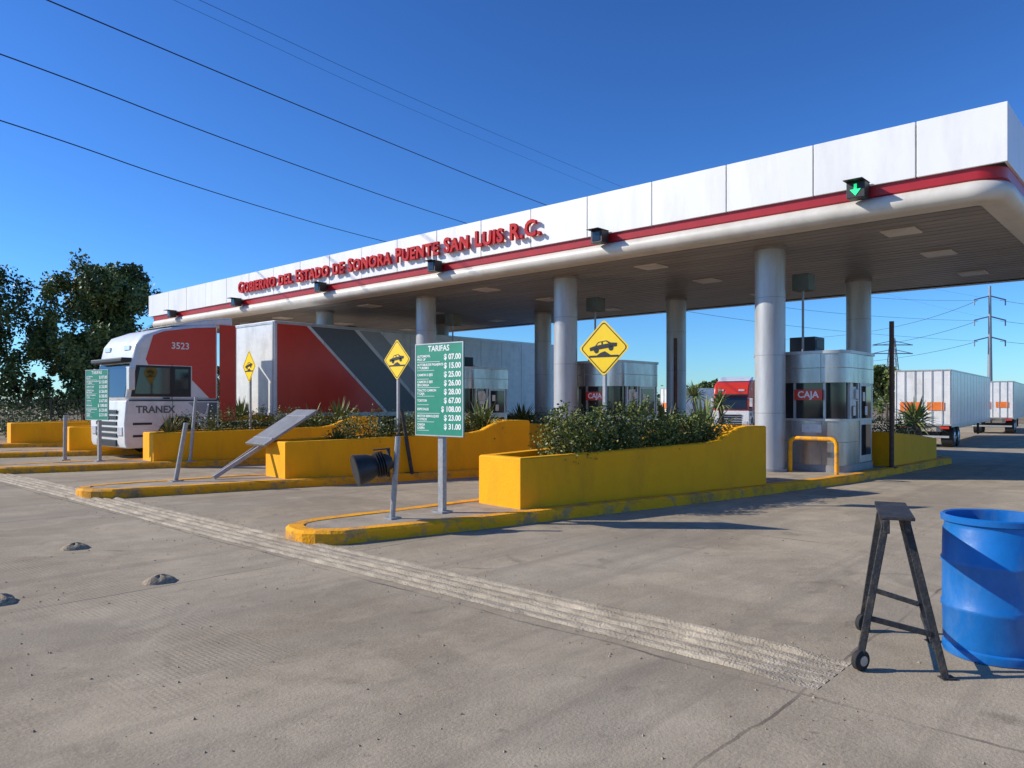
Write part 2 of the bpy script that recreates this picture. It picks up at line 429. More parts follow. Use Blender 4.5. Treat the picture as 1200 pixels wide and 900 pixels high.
text('Gobierno del Estado de Sonora Puente San Luis R.C.',.54,(X0-.10,18.6,5.70),'-X',M['letter'],cr,'canopy_lettering',extrude=.04,offset=.016,width=14.4,smallcaps=True)
for i in range(6):
    y=4.27+5.4*i
    if y>33: break
    r=root('lane_signal_light',(13.45,y,5.2)); k=MB()
    k.box((13.36,y-.15,5.06),(13.62,y+.15,5.33)); k.box((13.62,y-.03,5.15),(13.72,y+.03,5.27))
    k.box((13.2,y-.16,5.33),(13.62,y+.16,5.345)); k.make('housing',M['black'],r,bevel=.015)
    k=MB(); X=13.352
    if i==0:
        k.poly([(X,y+.025,5.29),(X,y+.025,5.20),(X,y+.09,5.20),(X,y,5.09),(X,y-.09,5.20),(X,y-.025,5.20),(X,y-.025,5.29)])
        k.make('arrow',M['lamp_g'],r)
    else:
        k.box((X-.004,y-.1,5.1),(X,y+.1,5.3)); k.make('lens',M['glass'],r)

# ---------------- booths
def booth(yo):
    x0,x1,y0,y1=15.75,17.55,5.25+yo,7.3+yo
    r=root('toll_booth',((x0+x1)/2,(y0+y1)/2,.15))
    def foot(e,rad=.55):
        pts=[]
        for cx,cy,a0,r0 in ((x1-.05,y1-.05,0,.05),(x0+rad,y1-rad,90,rad),(x0+.3,y0+.3,180,.3),(x1-.05,y0+.05,270,.05)):
            for k in range(7):
                a=math.radians(a0+15*k); pts.append((cx+math.cos(a)*(r0+e),cy+math.sin(a)*(r0+e)))
        return pts
    def band(z0,z1,e,name,m,bev=.0,sm=True):
        k=MB(); k.extr([(p[0],p[1],z0) for p in foot(e)],(0,0,z1-z0)); k.make(name,m,r,bevel=bev,smooth=sm)
    band(.13,.28,.02,'plinth',M['roof'])
    band(.28,1.22,0,'lower_cladding',M['metal'])
    band(1.22,1.98,-.05,'window_band',M['glass'])
    band(1.98,2.58,.03,'upper_cladding',M['metal'])
    band(2.58,2.64,.06,'roof_edge',M['frame'])
    band(1.19,1.235,.03,'sill',M['frame'])
    k=MB()
    for z in (.75,): k.extr([(p[0],p[1],z) for p in foot(.003)],(0,0,.012))
    for z in (2.28,): k.extr([(p[0],p[1],z) for p in foot(.033)],(0,0,.012))
    for yy in (y0+.45,y0+1.05,y0+1.45): k.box((x0-.004,yy,.29),(x0+.01,yy+.01,1.18)); k.box((x0-.034,yy,1.99),(x0-.02,yy+.01,2.57))
    k.make('cladding_seams',M['roof'],r)
    k=MB()
    for x in (x0+.38,x0+.85,x0+1.28,x1-.04): k.box((x-.03,y0-.006,1.2),(x+.03,y0+.06,1.99))
    for y in (y0+.4,y0+1.02): k.box((x0+.02,y-.025,1.22),(x0+.08,y+.025,1.98))
    k.box((x0+.38,y0-.004,1.6),(x0+.85,y0+.05,1.63))
    k.make('mullions',M['frame'],r)
    k=MB(); k.box((x0+.92,y0-.02,.3),(x1-.12,y0+.01,2.02)); k.make('door',M['frame'],r,bevel=.01)
    k=MB(); k.box((x0+1.0,y0-.028,1.2),(x1-.2,y0-.015,1.92)); k.box((x0+1.0,y0-.028,.45),(x1-.2,y0-.015,1.1)); k.make('door_glass',M['glass'],r)
    k=MB(); k.box((x0+.48,y0+.02,1.5),(x0+.78,y0+.03,1.9)) 
    for a,z in ((.45,1.3),(.62,1.65),(1.05,1.6),(1.2,1.3)): k.box((x0+a,y0-.036,z),(x0+a+.14,y0-.03,z+.19))
    k.box((x0-.012,y0+.45,.95),(x0-.005,y0+.85,1.12)); k.make('notices',M['paper'],r)
    k=MB(); k.box((x0-.05,y0+.42,1.62),(x0-.035,y0+1.0,1.84)); k.make('caja_sign',M['redp'],r,bevel=.003)
    text('CAJA',.19,(x0-.054,y0+.71,1.73),'-X',M['signw'],r,'caja_text',offset=.004)
    k=MB(); k.box((x0+.45,y0+.75,2.66),(x0+1.0,y0+1.3,2.98)); k.box((x0+.5,y0+.74,2.72),(x0+.95,y0+.752,2.92)); k.make('air_conditioner',M['black'],r,bevel=.02)
    k=MB(); k.tube([(x0+.3,y0+.95,2.64),(x0+.3,y0+.95,4.0)],.025,10); k.make('camera_pole',M['galv'],r,smooth=True)
    k=MB(); k.box((x0+.12,y0+.76,3.95),(x0+.5,y0+1.12,4.3)); k.make('camera_box',M['roof_g'],r,bevel=.02)
    g2=root('yellow_guard_rail',(x0-.4,y0+.4,.14)); k=MB()
    a,b,c=x0-.38,y0+.02,y0+.95
    P_=[(a,b,.14),(a,b,.72)]+[(a,b+.12-.12*math.cos(t),.72+.12*math.sin(t)) for t in (.4,.8,1.2,1.57)]+[(a,c-.12+.12*math.sin(t),.72+.12*math.cos(t)) for t in (0,.4,.8,1.2)]+[(a,c,.70),(a,c,.14)]
    k.tube(P_,.042,12)
    k.make('hoop',M['kerb'],g2,smooth=True)
for i in range(5): booth(5.45*i)

def pipe(name,p,q,rad,m,seg=10,basep=True):
    r=root(name,p); k=MB(); k.tube([p,q],rad,seg); k.make('post',m,r,smooth=True)
    if basep:
        k=MB(); k.box((p[0]-.1,p[1]-.1,p[2]-.01),(p[0]+.1,p[1]+.1,p[2]+.015)); k.make('base_plate',m,r)
    return r
pipe('brown_post',(17.8,4.93,.14),(17.8,4.93,3.35),.05,M['brown'])
pipe('brown_post',(18.0,10.4,.14),(18.0,10.4,3.3),.05,M['brown'])

# ---------------- signs
def diamond(x,y,z,half,zb,tilt=0):
    r=root('speed_bump_warning_sign',(x,y,zb))
    k=MB(); k.bar((x,y,zb),(x,y,z+half*.6),.05,.05,Vector((1,0,0))); k.make('post',M['galv'],r)
    B=Matrix.Translation((x,y,z))@Matrix.Rotation(tilt,4,'Z')@Matrix.Translation((-x,-y,-z))
    def rd(h,rc):
        out=[]
        for a0 in (0,90,180,270):
            c=math.radians(a0); cx,cz=(h-rc*1.414)*math.cos(c),(h-rc*1.414)*math.sin(c)
            for t in (-45,-20,0,20,45):
                a=math.radians(a0+t); out.append((cx+rc*math.cos(a),cz+rc*math.sin(a)))
        return out
    k=MB(B); k.extr([(x-.03,y-a,z+b) for a,b in rd(half,.05)],(-.004,0,0)); k.make('plate',M['signy'],r)
    k=MB(B); a=rd(half*.93,.05); b=rd(half*.885,.045); n=len(a); X=x-.0365
    k.add([(X,y-p,z+q) for p,q in a]+[(X,y-p,z+q) for p,q in b],[(t,(t+1)%n,(t+1)%n+n,t+n) for t in range(n)]); k.make('border',M['signb'],r)
    s=half/.43
    def G(pl,rot=0):
        c_,s_=math.cos(rot),math.sin(rot)
        return [(X-.001,y-(p*c_-q*s_)*s,z+(p*s_+q*c_)*s) for p,q in pl]
    k=MB(B)
    k.poly(G([(-.25,-.14),(.25,-.14),(.25,-.11),(.12,-.11),(.02,-.05),(-.05,-.07),(-.12,-.11),(-.25,-.11)]))
    k.poly(G([(-.24,-.01),(.22,-.01),(.23,.04),(.13,.06),(.06,.105),(-.08,.105),(-.14,.055),(-.24,.04)],.13))
    for cx in (-.13,.12): k.poly(G([(cx+.042*math.cos(t*.523),-.02+.042*math.sin(t*.523)) for t in range(12)],.13))
    k.make('pictogram',M['signb'],r)
    k=MB(B); X2=X-.002; c_,s_=math.cos(.13),math.sin(.13)
    for pl in ([(-.11,.055),(-.03,.055),(-.03,.09),(-.07,.09)],[(0,.055),(.09,.055),(.05,.09),(0,.09)]):
        k.poly([(X2,y-(p*c_-q*s_)*s,z+(p*s_+q*c_)*s) for p,q in pl])
    k.make('pictogram_windows',M['signy'],r)
diamond(9.55,6.75,2.42,.44,.6,.12)
diamond(9.95,12.25,2.46,.43,.6,0)
diamond(9.85,18.15,2.5,.43,.6,-.12)

def tariff(x,y,tilt=0):
    r=root('tariff_sign',(x,y,.14))
    k=MB(); k.box((x-.0,y-.045,.14),(x+.07,y+.045,1.3)); k.box((x-.06,y-.1,.14),(x+.13,y+.1,.165)); k.make('post',M['galv'],r)
    T=Matrix.Translation((x,y,0))@Matrix.Rotation(tilt,4,'Z')@Matrix.Translation((-x,-y,0))
    k=MB(T); k.box((x-.03,y-.44,1.14),(x-.005,y+.44,2.36)); k.make('board',M['green'],r,bevel=.004)
    k=MB(T); 
    for a,b,c,d in ((-.44,-.425,1.14,2.36),(.425,.44,1.14,2.36)): k.box((x-.034,y+a,c),(x-.0305,y+b,d))
    k.box((x-.034,y-.425,2.345),(x-.0305,y+.425,2.36)); k.box((x-.034,y-.425,1.14),(x-.0305,y+.425,1.155))
    k.make('edge_trim',M['frame'],r)
    text('TARIFAS',.105,(x-.0315,y,2.285),'-X',M['signw'],r,'title',T=T,offset=.002,extrude=.001)
    pr=['07.00','15.00','25.00','26.00','28.00','67.00','108.00','23.00','31.00']
    ds=['AUTOMOVIL\nPICK UP','AUTOBUS DE PASAJEROS\nY TURISMO','CAMION 2 EJES','CAMION 3 EJES\nSIN CARGA','TRACTO CAMION\nY CAJA','TORTON','ESPECIALES','MOTOS REMOLQUES\nY OTROS','CARGA\nLIGERA']
    for i,(a,b) in enumerate(zip(pr,ds)):
        z=2.17-.113*i
        text('$ '+a,.10,(x-.0315,y-.40,z),'-X',M['signw'],r,'price',align='RIGHT',T=T,offset=.003,extrude=.001)
        text(b,.043,(x-.0315,y+.40,z),'-X',M['signw'],r,'vehicle_class',align='LEFT',T=T,offset=.0012,extrude=.001)
        k=MB(T); k.box((x-.0335,y-.02+.1*(i%3),z-.056),(x-.031,y+.40,z-.051)); k.make('rule',M['signw'],r)
tariff(6.63,7.3,.05)
tariff(6.7,19.65,.25)

r=root('fallen_tariff_sign',(6.7,13.5,.15)); k=MB()
a=Vector((6.62,13.55,.17)); b=Vector((8.5,13.25,1.34)); side=Vector((.1,.99,0)).normalized()
k.bar(a,b,.07,.07); k.bar(a+side*.55+Vector((.25,0,0)),b+side*.30,.05,.05)
k.make('posts',M['galv'],r)
ax=(b-a).normalized(); nrm=ax.cross(side).normalized()
if nrm.z<0: nrm=-nrm
c0=a+ax*1.0+nrm*.045; k=MB()
k.extr([c0-side*.35,c0+side*.55,c0+side*.55+ax*1.25,c0-side*.35+ax*1.25],nrm*.05); k.make('board_back',mat('sheet_metal',(.26,.255,.245),.5,.3,.15,3),r,bevel=.004)
k=MB()
for t in (.2,1.0): k.bar(c0-side*.33+ax*t+nrm*.055,c0+side*.53+ax*t+nrm*.055,.04,.012,nrm)
k.make('stiffeners',M['galv'],r)

pipe('bollard_post',(6.0,13.75,.14),(6.1,13.55,1.2),.04,M['galv'])
pipe('bollard_post',(9.9,11.75,.14),(9.75,11.9,1.42),.04,M['blacksteel'])
pipe('bollard_post',(6.3,20.7,.14),(6.3,20.65,1.25),.045,M['galv'])
pipe('bollard_post',(8.2,18.0,.14),(8.3,17.9,1.7),.04,M['galv'])
r=root('floodlight',(5.9,7.38,.14))
k=MB(); k.tube([(5.9,7.38,.14),(5.95,7.33,1.16)],.035,10); k.box((5.82,7.3,.135),(5.98,7.46,.16)); k.make('post',M['galv'],r,smooth=False)
base=Vector((5.87,7.42,.84)); dirv=(-R*1.0-F*.45+Vector((0,0,-.25))).normalized()
k=MB(); k.tube([base-dirv*.04,base+dirv*.03,base+dirv*.2,base+dirv*.25,base+dirv*.42,base+dirv*.425,base+dirv*.39],[.08,.12,.14,.165,.20,.185,.18],26)
for q in (.06,.09,.12,.15): k.tube([base+dirv*q,base+dirv*(q+.01)],.16,22)
k.make('lamp_housing',M['black'],r,smooth=True)
k=MB(); k.tube([base+dirv*.395,base+dirv*.40],.175,22); k.make('lamp_lens',M['glass'],r)
k=MB(); k.bar(base+Vector((0,0,.18)),base+Vector((0,0,-.18)),.05,.02); k.bar(base+Vector((0,0,.17)),base+dirv*.2+Vector((0,0,.2)),.04,.015); k.make('bracket',M['blacksteel'],r)

# ---------------- barrel
bc=W(3.06,4.76); r=root('blue_barrel',bc); k=MB()
Rb=.292
prof=[(.001,.02),(Rb-.03,.02),(Rb-.005,.0),(Rb,.015),(Rb,.05),(Rb-.012,.06),(Rb-.004,.09),(Rb,.28),(Rb+.008,.292),(Rb+.008,.312),(Rb,.325),(Rb,.56),(Rb+.008,.572),(Rb+.008,.592),(Rb,.605),(Rb-.003,.78),(Rb-.012,.80),(Rb-.012,.825),(Rb+.008,.835),(Rb+.010,.868),(Rb-.004,.875),(Rb-.02,.868),(Rb-.02,.83),(Rb-.012,.5),(Rb-.012,.035),(.001,.035)]
k.lathe(prof,(bc.x,bc.y,.004),64); k.make('drum',M['barrel'],r,smooth=True)

# ---------------- sawhorse
r=root('steel_sawhorse',W(2.4,4.75)); m=M['blacksteel']; k=MB()
n0=W(2.27,4.44,.855); f0=W(2.56,5.10,.855)
ax=(f0-n0).normalized()
k.bar(n0-R*.055,f0-R*.055,.035,.08); k.bar(n0+R*.07,f0+R*.07,.035,.08); k.bar(n0+R*.007+UP*.05-ax*.01,f0+R*.007+UP*.05+ax*.01,.19,.02)
NL,NR,FL,FR=W(2.07,4.46,.09),W(2.50,4.33,.0),W(2.44,5.22,.09),W(2.79,5.0,.0)
tn=n0+ax*.05+UP*.01; tf=f0-ax*.05+UP*.01
lat=R
for t_,q in ((tn-lat*.06,NL),(tn+lat*.07,NR),(tf-lat*.06,FL),(tf+lat*.07,FR)): k.bar(t_,q,.042,.03,ax)
def lerp(a,b,t): return a+(b-a)*t
k.bar(lerp(tn,NL,.72),lerp(tn,NR,.72),.03,.03); k.bar(lerp(tf,FL,.72),lerp(tf,FR,.72),.03,.03)
k.bar(lerp(tn,NR,.8),lerp(tf,FR,.8),.03,.03); k.bar(lerp(tn,NL,.8),lerp(tf,FL,.8),.03,.03)
k.bar(NR-R*.03,NR+R*.05+Vector((0,0,.006)),.07,.012); k.bar(FR-R*.03,FR+R*.05+Vector((0,0,.006)),.07,.012)
k.make('frame',m,r,bevel=.004)
for q in (NL,FL):
    c=Vector((q.x,q.y,.062)); wa=(F*.55-R*.25).normalized()
    k=MB(); k.tube([c-wa*.022,c-wa*.015,c+wa*.015,c+wa*.022],[.05,.06,.06,.05],24); k.make('wheel',M['rubber'],r,smooth=True)
    k=MB(); k.tube([c-wa*.026,c+wa*.026],.03,16); k.make('hub',M['hub'],r,smooth=True)

# ---------------- vehicles
def wheel(k,kh,x,y,rad=.5,wid=.28,s=1):
    k.tube([(x,y,rad),(x,y+.03*s,rad),(x,y+(wid-.03)*s,rad),(x,y+wid*s,rad)],[rad*.88,rad,rad,rad*.88],28)
    kh.tube([(x,y-.012*s,rad),(x,y+.02*s,rad)],[rad*.5,rad*.58],20); kh.tube([(x,y-.06*s,rad),(x,y,rad)],[rad*.18,rad*.22],12)
def tractor(T,name,red,livery=True,upm=None):
    org=T.to_translation(); r=root(name,org); upm=upm or M['whitep']
    Wd=2.5; RX=2.62
    def arch(cx,rr,z0=.5,n=10): return [(cx+rr*math.cos(math.pi*t/n),z0+rr*math.sin(math.pi*t/n)) for t in range(n+1)]
    low=[(.05,.32),(0,.45),(-.02,1.0),(.03,1.62),(RX,1.62),(RX,.75),(2.15,.72)]+arch(1.48,.62,.5)+[(.86,.32)]
    k=MB(T); k.extr([(a,0,b) for a,b in low],(0,Wd,0)); k.make('lower_cab',M['whitep'],r,bevel=.06,seg=3,smooth=True)
    up=[(.03,1.62),(.20,2.70),(.30,3.15),(.50,3.42),(1.0,3.62),(1.9,3.80),(RX,3.86),(RX,1.62)]
    ya=.04
    k=MB(T); k.extr([(a,ya,b) for a,b in up],(0,Wd-2*ya,0)); k.make('upper_cab',upm,r,bevel=.11,seg=4,smooth=True)
    def ws(t,yy): 
        p=Vector((.03,yy,1.62)).lerp(Vector((.20,yy,2.70)),t); return p+Vector((-.012,0,.003))
    k=MB(T); k.poly([ws(.08,.14),ws(.08,Wd-.14),ws(.92,Wd-.18),ws(.92,.18)]); k.make('windscreen',M['glass'],r)
    k=MB(T); k.box((-.06,.12,2.66),(.24,Wd-.12,2.78)); k.make('sun_visor',M['black'],r,bevel=.03)
    k=MB(T)
    for y in (.35,Wd-.75): k.box((.24,y,3.0),(.30,y+.4,3.12))
    k.make('roof_lamps',M['lens'],r,bevel=.01)
    k=MB(T)
    for z in (.62,.78,.94,1.10,1.26): k.box((-.045,.5,z),(-.015,Wd-.5,z+.10))
    k.box((-.04,.55,.36),(-.0,Wd-.55,.54)); k.make('grille',M['black'],r,bevel=.01)
    k=MB(T)
    for y in (.12,Wd-.46): k.box((-.04,y,.66),(.0,y+.34,.90))
    k.make('headlights',M['lens'],r,bevel=.03)
    k=MB(T); yy=ya-.005
    k.poly([(.16,yy,1.72),(1.80,yy,1.72),(1.80,yy,2.58),(.30,yy,2.58)]); k.make('window_surround',M['black'],r)
    k=MB(T); yy=ya-.011
    k.poly([(.26,yy,1.80),(1.20,yy,1.80),(1.20,yy,2.52),(.40,yy,2.52)])
    k.poly([(1.34,yy,1.95),(1.72,yy,1.95),(1.72,yy,2.5),(1.34,yy,2.5)]); k.make('side_window',M['glass'],r)
    k=MB(T); k.box((1.26,ya-.012,1.64),(1.272,ya,2.65)); k.box((1.26,-.006,.75),(1.272,0,1.6)); k.box((.2,-.012,.62),(.7,.0,.68)); k.box((.2,-.012,.95),(.7,.0,1.01)); k.box((.1,-.006,1.60),(RX-.05,.0,1.625)); k.box((1.0,-.02,1.66),(1.18,-.0,1.70)); k.make('door_gaps',M['black'],r)
    k=MB(T); aa=arch(1.48,.68,.5); bb=arch(1.48,.60,.5); n=len(aa)
    k.add([(p,-.01,q) for p,q in aa]+[(p,-.01,q) for p,q in bb],[(t,t+1,t+1+n,t+n) for t in range(n-1)]); k.make('wheel_arch',M['black'],r)
    for s_,y in ((1,-.12),(-1,Wd+.02)):
        k=MB(T); k.box((.02,y-.1,1.9),(.18,y+.10,2.5)); k.box((.06,min(y,y+.1*s_),2.48),(.12,max(y,y+.25*s_),2.53)); k.make('mirror',M['whitep'],r,bevel=.05,seg=3)
    if livery:
        yu=ya-.004; yl=-.004; e=RX-.08
        k=MB(T); k.poly([(.62,yu,2.60),(.55,yu,2.75),(.75,yu,3.42),(1.05,yu,3.55),(1.9,yu,3.70),(e,yu,3.76),(e,yu,2.60)]); k.poly([(1.83,yu,2.60),(e,yu,2.60),(e,yu,1.68),(2.35,yu,1.68),(1.83,yu,2.2)]); k.make('red_livery',red,r)
        k=MB(T); k.poly([(2.30,yl-.002,1.56),(1.70,yl-.002,1.56),(2.05,yl-.002,1.25),(2.20,yl-.002,1.25)]); k.make('grey_livery',M['gray2'],r)
        k=MB(T); k.poly([(2.32,yl,1.56),(RX-.07,yl,1.56),(RX-.07,yl,.85),(2.22,yl,.85)]); k.make('grey_livery_low',M['gray1'],r)
        text('3523',.26,(1.5,yu-.006,3.15),'-Y',M['signw'],r,'unit_number',T=T,extrude=.001,offset=.004)
        text('TRANEX',.27,(.80,yl-.006,1.36),'-Y',M['gray1'],r,'door_lettering',T=T,extrude=.001,offset=.008)
    k=MB(T); k.extr([(a,.12,b) for a,b in ((1.2,3.72),(2.3,3.98),(3.1,4.08),(3.1,3.84),(2.5,3.80))],(0,Wd-.24,0)); k.make('roof_deflector',M['whitep'],r,bevel=.05,smooth=True)
    k=MB(T); k.box((RX+.03,.02,1.0),(3.15,.05,3.84)); k.box((RX+.03,Wd-.05,1.0),(3.15,Wd-.02,3.84)); k.make('side_deflectors',red if livery else M['whitep'],r,bevel=.01)
    k=MB(T); k.box((1.9,.75,.62),(6.2,.95,.92)); k.box((1.9,Wd-.95,.62),(6.2,Wd-.75,.92)); k.box((2.7,.1,.45),(3.9,.75,1.0)); k.box((2.7,Wd-.75,.45),(3.9,Wd-.1,1.0)); k.box((.3,.4,.35),(2.4,Wd-.4,1.2)); k.make('chassis',M['black'],r,bevel=.03)
    k=MB(T);h=MB(T)
    for x in (1.48,5.3,6.55):
        wheel(k,h,x,.02,.5,.32,1); wheel(k,h,x,Wd-.02,.5,.32,-1)
    k.make('tyres',M['rubber'],r,smooth=True); h.make('hubs',M['hub'],r,smooth=True)
def trailer(T,L,z0,z1,livery,name='box_trailer',rear=False):
    r=root(name,T.to_translation()); Wd=2.5
    k=MB(T); k.box((0,0,z0),(L,Wd,z1)); k.make('box',M['whitep'],r,bevel=.03)
    k=MB(T); k.box((0.02,-.012,z0-.08),(L-.02,-.002,z0+.06)); k.box((0.02,-.014,z1-.09),(L-.02,-.004,z1-.01)); k.box((.3,.5,z0-.3),(L-.2,.7,z0-.01)); k.box((.3,Wd-.7,z0-.3),(L-.2,Wd-.5,z0-.01)); k.make('rails',M['frame'],r)
    k=MB(T); x=.6
    while x<L-.3:
        k.box((x,-.006,z0+.07),(x+.012,-.0015,z1-.1)); x+=1.22
    k.make('panel_seams',M['gray2'],r)
    k=MB(T);h=MB(T)
    xs_=(L-3.2,L-1.9) if not rear else (1.2,2.5)
    for x in xs_: wheel(k,h,x,.02,.5,.55,1); wheel(k,h,x,Wd-.02,.5,.55,-1)
    k.make('tyres',M['rubber'],r,smooth=True); h.make('hubs',M['hub'],r,smooth=True)
    k=MB(T); lx=3.0 if not rear else L-3
    k.box((lx,.3,.25),(lx+.12,.42,z0-.1)); k.box((lx,Wd-.42,.25),(lx+.12,Wd-.3,z0-.1)); k.box((xs_[0]-.5,.6,.45),(xs_[1]+.5,Wd-.6,.7)); k.make('running_gear',M['black'],r)
    h_=z1-.1-(z0+.07); zl,zh=z0+.07,z1-.1; e=-.009
    if livery:
        k=MB(T); k.poly([(.10,e,zl),(4.3,e,zl),(1.15,e,zh),(.10,e,zh)]); k.make('red_livery',M['redp'],r)
        k=MB(T); k.poly([(4.45,e,zl),(6.2,e,zl),(3.0,e,zh),(1.3,e,zh)]); k.make('dark_livery',M['gray1'],r)
        k=MB(T); k.poly([(6.4,e,zl),(7.3,e,zl),(4.1,e,zh),(3.2,e,zh)]); k.make('light_livery',M['gray2'],r)
        text('tranex.mx',.85,(7.6,e-.002,zl+h_*.70),'-Y',M['gray2'],r,'trailer_lettering',T=T,extrude=.001,rot=-.25,offset=.014)
        k=MB(T); k.box((-.02,.08,z0+.0),(-.003,Wd-.08,z0+.09)); k.box((-.02,.05,z1-.1),(-.003,Wd-.05,z1-.03))
        for y in (.05,Wd-.1): k.box((-.02,y,z0+.1),(-.003,y+.05,z1-.1))
        k.make('front_frame',M['frame'],r)
    if rear:
        k=MB(T)
        for y in (.04,1.235,2.43): k.box((-.03,y,z0+.08),(-.003,y+.03,z1-.065))
        k.box((-.03,.0,z1-.06),(-.004,Wd,z1)); k.box((-.03,.0,z0),(-.004,Wd,z0+.07))
        for y in (.4,.85,1.6,2.05): k.tube([(-.04,y,z0+.03),(-.04,y,z1-.03)],.018,8)
        k.box((-.05,.1,.5),(.05,Wd-.1,.6)); k.make('door_frame',M['frame'],r)
        k=MB(T); k.box((-.036,.3,z0+.75),(-.032,1.05,z0+1.15)); k.box((-.036,1.35,z0+.65),(-.032,2.25,z0+1.15)); k.make('placards',M['orange'],r)
        k=MB(T); k.box((-.03,.1,z0-.16),(-.01,.5,z0-.05)); k.box((-.03,Wd-.5,z0-.16),(-.01,Wd-.1,z0-.05)); k.make('tail_lights',M['redp'],r)
tractor(Matrix.Translation((7.9,21.2,0)),'semi_truck_cab',M['redp'])
trailer(Matrix.Translation((12.3,21.2,0)),14.6,1.15,4.12,True)
def lane_dir(deg):
    a=math.radians(deg); d=F*math.cos(a)+R*math.sin(a); return math.atan2(d.y,d.x)
c=W((1115-600)/880*36.5,36.5,-.7)
trailer(Matrix.Translation(c)@Matrix.Rotation(lane_dir(38.2),4,'Z'),16,1.1,3.85,False,'parked_box_trailer',rear=True)
c=W((1188-600)/880*52,52,-.7)
trailer(Matrix.Translation(c)@Matrix.Rotation(lane_dir(37),4,'Z'),13.5,1.1,3.7,False,'parked_box_trailer',rear=True)
c=W((878-600)/880*52,52,-.7); tractor(Matrix.Translation(c)@Matrix.Rotation(.3,4,'Z'),'parked_truck_cab',M['redp'],True,upm=M['redp'])
c=W((800-600)/880*62,62,-.7); trailer(Matrix.Translation(c)@Matrix.Rotation(-.2,4,'Z'),12,1.0,3.4,False,'parked_box_trailer',rear=True)

# ---------------- vegetation
def foliage(name,clumps,leaf,mats,parent=None,aspect=.6,droop=0):
    vs=[];fs=[];mi=[]
    for (c,rad,n) in clumps:
        c=Vector(c); pm=random.randrange(len(mats))
        for _ in range(n):
            d=Vector((random.gauss(0,1),random.gauss(0,1),random.gauss(0,1))).normalized()
            rr=random.random()**.45*(1 if random.random()<.85 else 1.25)
            p=c+Vector((d.x*rad[0],d.y*rad[1],d.z*rad[2]))*rr
            a=Vector((random.gauss(0,1),random.gauss(0,1),random.gauss(0,.7)-droop)).normalized()
            b=a.orthogonal().normalized(); b.rotate(Matrix.Rotation(random.random()*6.28,3,a))
            s=leaf*random.uniform(.6,1.3); a=a*s; b=b*s*aspect*.5
            i=len(vs); vs+=[p-a*.5,p+b,p+a*.5,p-b]; fs.append((i,i+1,i+2,i+3))
            mi.append(pm if random.random()<.65 else random.randrange(len(mats)))
    me=bpy.data.meshes.new(name); me.from_pydata([tuple(v) for v in vs],[],fs)
    for m in mats: me.materials.append(m)
    me.polygons.foreach_set('material_index',mi)
    o=bpy.data.objects.new(name,me); sc.collection.objects.link(o); attach(o,parent); return o
def branch(k,p,d,L,r,depth,tips):
    q=p+d*L; mid=p+d*L*.5+Vector((random.uniform(-1,1),random.uniform(-1,1),0))*L*.06
    k.tube([p,mid,q],[r,r*.8,r*.6],8)
    if depth==0: tips.append(q); return
    for _ in range(random.choice((2,3,3))):
        nd=(d+Vector((random.uniform(-1,1),random.uniform(-1,1),random.uniform(-.2,.7)))*.75).normalized()
        branch(k,q,nd,L*random.uniform(.6,.85),r*.55,depth-1,tips)
    if depth<3: tips.append(q)
def tree(c,H,spread,n,name='broadleaf_tree',leaf=.28,mats=None,extra=0,droop=0,cs=1):
    mats=mats or [M['leafd1'],M['leafd2'],M['leafd3']]
    c=Vector(c); r=root(name,c); k=MB(); tips=[]
    branch(k,c-Vector((0,0,.1)),Vector((.03,.02,1)).normalized(),H*.3,H*.028,3,tips)
    k.make('trunk_and_limbs',M['bark'],r,smooth=True)
    mx=max((t-c).xy.length for t in tips) or 1; mz=max(t.z-c.z for t in tips)
    cl=[]
    for t in tips:
        p=Vector((c.x+(t.x-c.x)/mx*spread*.85,c.y+(t.y-c.y)/mx*spread*.85,c.z+(t.z-c.z)/mz*H*.93))
        s=random.uniform(.5,1.0)*H*.105*cs
        cl.append((p,(s*1.15,s*1.15,s*.8),int(n/len(tips))))
        if random.random()<.7:
            cl.append((p+Vector((random.uniform(-1,1),random.uniform(-1,1),random.uniform(-1.3,-.3)))*s*1.1,(s*.8,s*.8,s*1.0),int(n/len(tips)*.6)))
    for _ in range(extra):
        a=random.random()*6.28; q=random.random()**.6; h=random.uniform(.12,.9); w_=math.sin(min(1,(1-h)*1.5+.25)*math.pi/2)
        s=H*random.uniform(.035,.08)
        cl.append((c+Vector((math.cos(a)*q*spread*w_,math.sin(a)*q*spread*w_,h*H)),(s,s,s*1.35),int(n/len(tips)*.55)))
    foliage('crown',cl,leaf,mats,r,droop=droop)
random.seed(11)
TM=[M['leafd1'],M['leafd2'],M['leafd2'],M['leafd3']]
tree(W(-32.3,44),11.3,4.3,15000,mats=TM,extra=90,droop=.5,leaf=.24,cs=.8)
tree(W(-25.4,46),10.6,3.9,15000,mats=TM,extra=90,droop=.5,leaf=.24,cs=.8)
tree(W(-36.5,47),11.5,4.5,12000,mats=TM,extra=50,droop=.5)
tree(W(-29,51),6.5,4,9000,mats=TM,extra=40)
random.seed(5)
for (u,d,H,s) in ((1040,75,6,3),(1018,85,5.5,3),(828,95,5,3),(700,100,5,4),(560,100,6,4),(250,70,6,4),(870,80,4.5,3),(1075,100,5,3),(960,90,5,3),(740,90,4,3)):
    p=W((u-600)/880*d,d); p.z=gz(p.x,p.y); tree(p,H,s,4000,leaf=.35,mats=[M['leaf1'],M['leafd2'],M['leafd1']],extra=8)
cl=[]
random.seed(3)
for i in range(240):
    u=-500+i*10+random.uniform(-8,8); d=random.uniform(170,260); p=W((u-600)/880*d,d,-.7)
    if random.random()<.15: continue
    h=random.uniform(1.8,6)
    cl.append((p+Vector((0,0,h*.5)),(h*1.1,h*1.1,h*.75),140))
foliage('distant_tree_line',cl,1.1,[M['leafd1'],M['leafd2'],M['leaf1']])

